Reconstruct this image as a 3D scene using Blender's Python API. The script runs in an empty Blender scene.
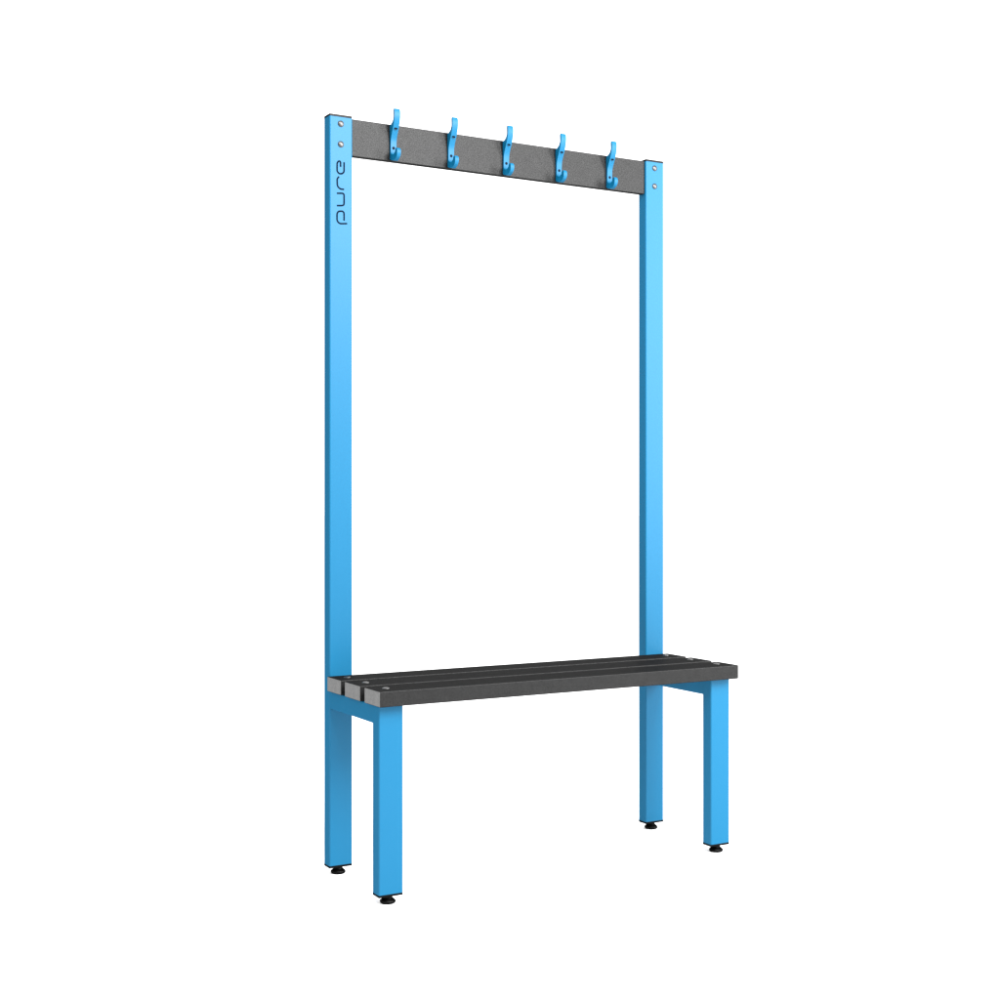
import bpy, bmesh, math
from mathutils import Vector, Matrix

scene = bpy.context.scene
COL = scene.collection

# ------------------------------------------------------------------ dimensions (metres)
FOOT = 0.0168                     # height of the levelling feet
W, DP = 0.0560, 0.0331            # tube width (X) and depth (Y)
L, D, H = 0.9241, 0.2671, 1.7     # outer length, depth to front leg face, tube height
RR, RD = 0.0052, 0.0170           # rail set-back and thickness
RZ1, RZ2 = 1.6953, 1.6113
S, ST = 0.4339, 0.0329            # slat top height and thickness
OV = 0.0082                       # slat end overhang
SLATS = [(-0.0846, -0.0062), (-0.1887, -0.1057), (-0.2912, -0.2113)]
CAP = 0.0054


# ------------------------------------------------------------------ materials
def new_mat(name):
    m = bpy.data.materials.new(name)
    m.use_nodes = True
    nt = m.node_tree
    return m, nt, nt.nodes['Principled BSDF']


def coat(nt, rough, gloss):
    """replace the Principled node by a diffuse base under a thin rough coat that mirrors a fixed small share"""
    b = nt.nodes['Principled BSDF']
    nt.nodes.remove(b)
    out = nt.nodes['Material Output']
    d = nt.nodes.new('ShaderNodeBsdfDiffuse')
    g = nt.nodes.new('ShaderNodeBsdfGlossy')
    g.distribution = 'GGX'
    g.inputs['Roughness'].default_value = rough
    g.inputs['Color'].default_value = (1, 1, 1, 1)
    mx = nt.nodes.new('ShaderNodeMixShader')
    mx.inputs[0].default_value = gloss
    nt.links.new(d.outputs[0], mx.inputs[1])
    nt.links.new(g.outputs[0], mx.inputs[2])
    nt.links.new(mx.outputs[0], out.inputs['Surface'])
    return d, g


def nd(nt, t, **kw):
    n = nt.nodes.new(t)
    for k, v in kw.items():
        setattr(n, k, v)
    return n


def paint_mat():
    m, nt, b = new_mat('blue_powder_coat')
    d, g = coat(nt, 0.42, 0.0112)
    d.inputs['Color'].default_value = (0.0014, 0.0655, 0.134, 1)
    tc = nd(nt, 'ShaderNodeTexCoord')
    n1 = nd(nt, 'ShaderNodeTexNoise')
    n1.inputs['Scale'].default_value = 900
    n1.inputs['Detail'].default_value = 2
    bp = nd(nt, 'ShaderNodeBump')
    bp.inputs['Strength'].default_value = 0.06
    bp.inputs['Distance'].default_value = 0.0004
    nt.links.new(tc.outputs['Object'], n1.inputs['Vector'])
    nt.links.new(n1.outputs['Fac'], bp.inputs['Height'])
    nt.links.new(bp.outputs['Normal'], d.inputs['Normal'])
    nt.links.new(bp.outputs['Normal'], g.inputs['Normal'])
    return m


def plastic_mat(name, dark, light, rough, spec, bump):
    m, nt, b = new_mat(name)
    d, g = coat(nt, rough, spec)
    tc = nd(nt, 'ShaderNodeTexCoord')
    n1 = nd(nt, 'ShaderNodeTexNoise')
    n1.inputs['Scale'].default_value = 420
    n1.inputs['Detail'].default_value = 3
    n1.inputs['Roughness'].default_value = 0.6
    n2 = nd(nt, 'ShaderNodeTexNoise')
    n2.inputs['Scale'].default_value = 60
    n2.inputs['Detail'].default_value = 4
    mx = nd(nt, 'ShaderNodeMath', operation='MULTIPLY_ADD')
    mx.inputs[1].default_value = 0.3
    cr = nd(nt, 'ShaderNodeValToRGB')
    cr.color_ramp.elements[0].position = 0.42
    cr.color_ramp.elements[0].color = (*dark, 1)
    cr.color_ramp.elements[1].position = 0.86
    cr.color_ramp.elements[1].color = (*light, 1)
    bp = nd(nt, 'ShaderNodeBump')
    bp.inputs['Strength'].default_value = bump
    bp.inputs['Distance'].default_value = 0.001
    nt.links.new(tc.outputs['Object'], n1.inputs['Vector'])
    nt.links.new(tc.outputs['Object'], n2.inputs['Vector'])
    nt.links.new(n2.outputs['Fac'], mx.inputs[0])
    nt.links.new(n1.outputs['Fac'], mx.inputs[2])
    nt.links.new(mx.outputs[0], cr.inputs['Fac'])
    nt.links.new(cr.outputs['Color'], d.inputs['Color'])
    # fine pale and dark flecks in the moulded skin: the share that mirrors varies from grain to grain
    n3 = nd(nt, 'ShaderNodeTexNoise')
    n3.inputs['Scale'].default_value = 600
    n3.inputs['Detail'].default_value = 2
    n3.inputs['Roughness'].default_value = 0.7
    mr = nd(nt, 'ShaderNodeMapRange')
    mr.inputs['From Min'].default_value = 0.36
    mr.inputs['From Max'].default_value = 0.64
    mr.inputs['To Min'].default_value = spec * 0.6
    mr.inputs['To Max'].default_value = spec * 1.4
    nt.links.new(tc.outputs['Object'], n3.inputs['Vector'])
    nt.links.new(n3.outputs['Fac'], mr.inputs['Value'])
    mix = next(n for n in nt.nodes if n.bl_idname == 'ShaderNodeMixShader')
    nt.links.new(mr.outputs['Result'], mix.inputs[0])
    nt.links.new(n1.outputs['Fac'], bp.inputs['Height'])
    nt.links.new(bp.outputs['Normal'], d.inputs['Normal'])
    nt.links.new(bp.outputs['Normal'], g.inputs['Normal'])
    return m


def simple_mat(name, col, rough, spec=0.2, metal=0.0):
    m, nt, b = new_mat(name)
    if metal:
        b.inputs['Roughness'].default_value = rough
        b.inputs['Metallic'].default_value = metal
        sock = b.inputs['Base Color']
    else:
        sock = coat(nt, rough, spec)[0].inputs['Color']
    tc = nd(nt, 'ShaderNodeTexCoord')
    n1 = nd(nt, 'ShaderNodeTexNoise')
    n1.inputs['Scale'].default_value = 150
    mx = nd(nt, 'ShaderNodeMix', data_type='RGBA')
    mx.inputs[6].default_value = (*[c * 0.98 for c in col], 1)
    mx.inputs[7].default_value = (*[min(1, c * 1.02) for c in col], 1)
    nt.links.new(tc.outputs['Object'], n1.inputs['Vector'])
    nt.links.new(n1.outputs['Fac'], mx.inputs[0])
    nt.links.new(mx.outputs[2], sock)
    return m


PAINT = paint_mat()
PLASTIC = plastic_mat('charcoal_recycled_plastic', (0.0005, 0.0005, 0.0005), (0.0062, 0.0062, 0.0062), 0.42, 0.0122, 0.5)
CUT_END_SHEEN = plastic_mat('plastic_end_sheen', (0.075, 0.075, 0.075), (0.12, 0.12, 0.12), 0.6, 0.009, 0.1)  # cut slat ends: their reflected sheen is put into a paler grey colour
BLACK = simple_mat('black_moulded_plastic', (0.001, 0.001, 0.001), 0.3, 0.004)
INK = simple_mat('navy_print', (0.0008, 0.003, 0.009), 0.6, 0.001)
STEEL = simple_mat('zinc_plated_steel', (0.055, 0.055, 0.055), 0.38, 0.5, 1.0)
SCREW = simple_mat('dark_screw_head', (0.001, 0.002, 0.006), 0.5, 0.003)
FLOOR = simple_mat('white_studio_floor', (0.84, 0.84, 0.84), 0.9, 0.0)


# ------------------------------------------------------------------ mesh helpers
def link(name, bm, mats, parent=None, loc=(0, 0, 0), smooth=True):
    bmesh.ops.recalc_face_normals(bm, faces=bm.faces)
    me = bpy.data.meshes.new(name)
    bm.to_mesh(me)
    bm.free()
    for m in (mats if isinstance(mats, (list, tuple)) else [mats]):
        me.materials.append(m)
    if smooth:
        for p in me.polygons:
            p.use_smooth = True
        try:
            me.set_sharp_from_angle(angle=math.radians(40))
        except Exception:
            pass
    o = bpy.data.objects.new(name, me)
    COL.objects.link(o)
    if smooth:                       # flat faces stay flat, only the rounded edges shade round
        wn = o.modifiers.new('weighted_normals', 'WEIGHTED_NORMAL')
        wn.mode = 'FACE_AREA'
        wn.weight = 100
        wn.keep_sharp = True
    o.location = loc
    if parent is not None:
        o.parent = parent
    return o


def box_bm(x0, x1, y0, y1, z0, z1, r=0.002, seg=3, only_axis=None):
    """box with rounded edges; only_axis rounds just the edges along that axis (tube corners)"""
    bm = bmesh.new()
    bmesh.ops.create_cube(bm, size=1)
    for v in bm.verts:
        v.co = Vector((x0 if v.co.x < 0 else x1, y0 if v.co.y < 0 else y1, z0 if v.co.z < 0 else z1))
    es = list(bm.edges)
    if only_axis is not None:
        es = [e for e in es if abs((e.verts[1].co - e.verts[0].co).normalized()[only_axis]) > .9]
    if r > 0:
        bmesh.ops.bevel(bm, geom=es, offset=r, segments=seg, profile=0.5, affect='EDGES')
    return bm


def lathe_bm(prof, n=32):
    """prof: (r, z) list from the axis outwards and back to the axis"""
    bm = bmesh.new()
    rings = []
    for r, z in prof:
        if r < 1e-6:
            rings.append([bm.verts.new((0, 0, z))])
        else:
            rings.append([bm.verts.new((r * math.cos(2 * math.pi * k / n), r * math.sin(2 * math.pi * k / n), z)) for k in range(n)])
    for a, b in zip(rings, rings[1:]):
        for k in range(n):
            k2 = (k + 1) % n
            if len(a) == 1 and len(b) > 1:
                bm.faces.new((a[0], b[k], b[k2]))
            elif len(b) == 1 and len(a) > 1:
                bm.faces.new((a[k], b[0], a[k2]))
            elif len(a) > 1:
                bm.faces.new((a[k], b[k], b[k2], a[k2]))
    return bm


def catmull(pts, sub=6):
    out = []
    n = len(pts)
    for i in range(n):
        p0, p1, p2, p3 = (Vector(pts[(i + j - 1) % n]) for j in range(4))
        for k in range(sub):
            t = k / sub
            out.append(0.5 * ((2 * p1) + (p2 - p0) * t + (2 * p0 - 5 * p1 + 4 * p2 - p3) * t * t + (3 * p1 - p0 - 3 * p2 + p3) * t ** 3))
    return out


def round_path(pts, rad, n=6):
    """polyline with its inner corners rounded"""
    P = [Vector(p) for p in pts]
    out = [P[0]]
    for a, b, c in zip(P, P[1:], P[2:]):
        u, v = (a - b), (c - b)
        r = min(rad, u.length * .49, v.length * .49)
        s, e = b + u.normalized() * r, b + v.normalized() * r
        for k in range(n + 1):
            t = k / n
            out.append((1 - t) ** 2 * s + 2 * t * (1 - t) * b + t * t * e)
    out.append(P[-1])
    return out


def ribbon(bm, path, w, y0, y1):
    """a flat stroke of width w in the XZ plane, from depth y0 to y1"""
    Ls, Rs = [], []
    for i, p in enumerate(path):
        d = (path[min(i + 1, len(path) - 1)] - path[max(i - 1, 0)]).normalized()
        nrm = Vector((-d.y, d.x)) * w / 2
        Ls.append(p + nrm)
        Rs.append(p - nrm)
    loop = Ls + Rs[::-1]
    f = [bm.verts.new((p.x, y0, p.y)) for p in loop]
    k = [bm.verts.new((p.x, y1, p.y)) for p in loop]
    n, h = len(loop), len(Ls)
    for i in range(h - 1):
        bm.faces.new((f[i], f[i + 1], f[n - 2 - i], f[n - 1 - i]))
        bm.faces.new((k[i], k[i + 1], k[n - 2 - i], k[n - 1 - i]))
    for i in range(n):
        j = (i + 1) % n
        bm.faces.new((f[i], f[j], k[j], k[i]))


# ------------------------------------------------------------------ setting
bm = bmesh.new()
bmesh.ops.create_circle(bm, cap_ends=True, radius=60, segments=96)
floor = link('floor', bm, FLOOR, smooth=False)
floor['kind'] = 'structure'

# ------------------------------------------------------------------ the bench
bench = bpy.data.objects.new('hook_bench', None)
COL.objects.link(bench)
bench.location = (L / 2, -D / 2, 0)
bench['label'] = 'sky blue metal bench with charcoal slatted seat and five coat hooks on its back rail'
bench['category'] = 'bench'
OFF = Vector((-L / 2, D / 2, FOOT))       # from build coordinates (tube foot at z = 0) to the bench's own


def at(x, y, z):
    return Vector((x, y, z)) + OFF


def copy_to(o, parent, loc):
    c = o.copy()
    COL.objects.link(c)
    c.parent = parent
    c.location = loc
    return c


def foot_bm():
    r = 0.0170
    return lathe_bm([(0, 0), (r - .0045, 0), (r - .0022, .0006), (r - .0006, .0022), (r, .0044), (r - .0005, .0062), (r - .0022, .0080),
                     (r - .0046, .0098), (.0108, .0112), (.0098, .0128), (.0096, .0168), (0, .0168)], 40)


def end_cap_bm(w, d, t=CAP):
    return box_bm(-w / 2, w / 2, -d / 2, d / 2, 0, t, 0.0009, 2)


def dome_bm(r, h):
    prof = [(0, 0)]
    prof += [(r, 0), (r, h * .12)]
    for k in range(1, 9):
        a = k / 8 * math.pi / 2
        prof.append((r * math.cos(a), h * .12 + h * .88 * math.sin(a)))
    prof[-1] = (0, h)
    return lathe_bm(prof, 28)


def tube_bm(h):
    return box_bm(-W / 2, W / 2, -DP / 2, DP / 2, CAP, h, 0.0034, 4, only_axis=2)


# --- uprights, front legs
bolt_proto = None
foot_mesh = cap_mesh = None
uprights, legs = [], []
for i, xc in enumerate((W / 2, L - W / 2)):
    up = link('upright_post', tube_bm(H - CAP), PAINT, bench, at(xc, DP / 2, 0))
    uprights.append(up)
    leg = link('front_leg', tube_bm(S - ST - .0004), PAINT, bench, at(xc, -D + DP / 2, 0))
    legs.append(leg)
    if foot_mesh is None:
        c = link('end_cap', end_cap_bm(W - .0006, DP - .0006), BLACK, up, (0, 0, H - CAP))
        f = link('levelling_foot', foot_bm(), BLACK, up, (0, 0, -FOOT))
        foot_mesh, cap_mesh = f, c
    else:
        copy_to(cap_mesh, up, (0, 0, H - CAP))
        copy_to(foot_mesh, up, (0, 0, -FOOT))
    copy_to(cap_mesh, up, (0, 0, 0))
    copy_to(cap_mesh, leg, (0, 0, 0))
    copy_to(foot_mesh, leg, (0, 0, -FOOT))
    for z in (1.6790, 1.6328):
        if bolt_proto is None:
            bolt_proto = link('bolt', dome_bm(.0072, .0034), STEEL, up)
        b = bolt_proto if (i == 0 and z > 1.65) else copy_to(bolt_proto, up, (0, 0, 0))
        b.location = (-.0005, -DP / 2, z)
        b.rotation_euler = (math.pi / 2, 0, 0)

# --- the lettering on the left upright, read from the ground upwards
def px(u, v):      # measured on the post face
    u, v = 320 + u / 12.5, 150 + v / 12.5
    return (.0181 + (u - 336.9) * .002437, 1.5079 - (v - 200) * .00226 + (u - 344) * .000268)

bm = bmesh.new()
strokes = [
    [(338, 921), (245, 921), (212, 885), (212, 790), (232, 765), (282, 765), (300, 785), (300, 884)],
    [(210, 541), (300, 541), (300, 695), (210, 695)],
    [(300, 492), (252, 489), (216, 452), (213, 358), (238, 333)],
    [(300, 152), (300, 272), (278, 297), (240, 297), (213, 268), (213, 160), (235, 137), (256, 146), (256, 212)],
]
for s in strokes:
    ribbon(bm, round_path([px(*p) for p in s], .0055), .0036, -.00035, .0002)
for v in bm.verts:
    v.co.x -= W / 2
    v.co.y -= DP / 2
link('lettering', bm, INK, uprights[0], smooth=False)

# --- seat bearers between the uprights and the front legs
for xc in (W / 2, L - W / 2):
    w = W / 2 - .0003
    link('seat_bearer', box_bm(-w, w, -D + DP - .005, .005, .3605, S - ST - .0004, .0030, 3, only_axis=1), PAINT, bench,
         at(xc, 0, 0))

# --- back rail
link('back_rail', box_bm(W, L - W, RR, RR + RD, RZ2, RZ1, .0014, 2), PLASTIC, bench, OFF)

# --- seat slats
slat_bolt = None
for y0, y1 in SLATS:
    yc = (y0 + y1) / 2
    bm = box_bm(-L / 2 - OV, L / 2 + OV, y0 - yc, y1 - yc, -ST, 0, .0020, 3)
    for fc in bm.faces:
        if abs(fc.normal.x) > .9:
            fc.material_index = 1
    sl = link('seat_slat', bm, [PLASTIC, CUT_END_SHEEN], bench, at(L / 2, yc, S))
    for x in (.0232, .8975):
        if slat_bolt is None:
            slat_bolt = link('bolt', dome_bm(.0078, .0026), STEEL, sl)
            b = slat_bolt
        else:
            b = copy_to(slat_bolt, sl, (0, 0, 0))
        b.location = (x - L / 2, 0, 0)

# --- coat hooks: one cast profile (q = distance out from the rail, z = height), given a width and rounded edges
back = [(0, 1.6200), (0, 1.6865), (.0020, 1.6915), (.0120, 1.6965), (.0190, 1.7020), (.0208, 1.7100), (.0204, 1.7255)]
front = [(.0250, 1.7255), (.0270, 1.7160), (.0262, 1.7060), (.0232, 1.6950), (.0182, 1.6840), (.0130, 1.6740), (.0088, 1.6650), (.0066, 1.6560),
         (.0060, 1.6440), (.0060, 1.6300), (.0085, 1.6245), (.0140, 1.6225), (.0205, 1.6245), (.0240, 1.6290),
         (.0258, 1.6342), (.0295, 1.6358), (.0340, 1.6325), (.0352, 1.6250), (.0320, 1.6160), (.0235, 1.6112), (.0140, 1.6098), (.0055, 1.6120), (.0010, 1.6165)]
hz = 1.64
def hook_bm(hw=.0073):
    loop = catmull([(q, z - hz) for q, z in back + front], 4)
    bm = bmesh.new()
    def half(p):          # the curled lip is narrower than the strap
        if p.y > .012:
            return hw
        t = min(1, max(0, (p.x - .010) / .014))
        return hw * (1 - .34 * t * t * (3 - 2 * t))
    a = [bm.verts.new((-half(p), -p.x, p.y)) for p in loop]
    b = [bm.verts.new((half(p), -p.x, p.y)) for p in loop]
    n = len(loop)
    fa = bm.faces.new(a)
    fb = bm.faces.new(b)
    for i in range(n):
        j = (i + 1) % n
        bm.faces.new((a[i], a[j], b[j], b[i]))
    es = list(fa.edges) + list(fb.edges)
    bmesh.ops.bevel(bm, geom=es, offset=.0010, segments=2, profile=.5, affect='EDGES')
    big = [f for f in bm.faces if len(f.verts) > 4]
    bmesh.ops.triangulate(bm, faces=big)
    return bm

hook0 = link('coat_hook', hook_bm(), PAINT, bench, at(.1585, RR, hz))
s1 = link('screw', dome_bm(.0044, .0008), SCREW, hook0, (0, -.0180, 1.6835 - hz))
s1.rotation_euler = (math.radians(90 - 25), 0, 0)
s2 = link('screw', dome_bm(.0034, .0008), SCREW, hook0, (0, -.0060, 1.6400 - hz))
s2.rotation_euler = (math.pi / 2, 0, 0)
for k in range(1, 5):
    h = copy_to(hook0, bench, hook0.location + Vector((.1496 * k, 0, 0)))
    copy_to(s1, h, s1.location)
    copy_to(s2, h, s2.location)

# ------------------------------------------------------------------ light
world = bpy.data.worlds.new('World')
scene.world = world
world.use_nodes = True
bg = world.node_tree.nodes['Background']       # plain white studio surround
bg.inputs['Color'].default_value = (1, 1, 1, 1)
bg.inputs['Strength'].default_value = 2.2


def area(name, loc, target, sx, sy, power):
    li = bpy.data.lights.new(name, 'AREA')
    li.shape = 'RECTANGLE'
    li.size, li.size_y = sx, sy
    li.energy = power
    o = bpy.data.objects.new(name, li)
    COL.objects.link(o)
    o.location = loc
    o.rotation_euler = (Vector(target) - Vector(loc)).to_track_quat('-Z', 'Y').to_euler()
    return o


area('key_softbox', (-.35, -2.1, 3.0), (.2, 0, .5), .9, .9, 105)
area('front_softbox', (1.1, -2.7, 2.45), (.1, 0, 1.3), .8, 1.4, 235)
area('side_softbox', (3.2, -2.6, 1.75), (.9, 0, 1.0), .8, 2.3, 300)

# ------------------------------------------------------------------ camera
cam = bpy.data.cameras.new('camera')
cam.sensor_width = 36
cam.sensor_fit = 'HORIZONTAL'
cam.lens = 36 * 1395.3151 / 1000
cam.shift_y = -(500 - 496.81) / 1000
cam.clip_end = 300
co = bpy.data.objects.new('camera', cam)
COL.objects.link(co)
co.location = (-1.208, -2.9214, .8367 + FOOT)
co.rotation_euler = (math.pi / 2, 0, -.5137)
scene.camera = co

# ------------------------------------------------------------------ render settings
scene.render.engine = 'CYCLES'
scene.render.resolution_x = 1024
scene.render.resolution_y = 1024
scene.view_settings.view_transform = 'Standard'
scene.view_settings.look = 'None'
scene.view_settings.exposure = 0
scene.view_settings.gamma = 1
scene.view_settings.use_curve_mapping = False
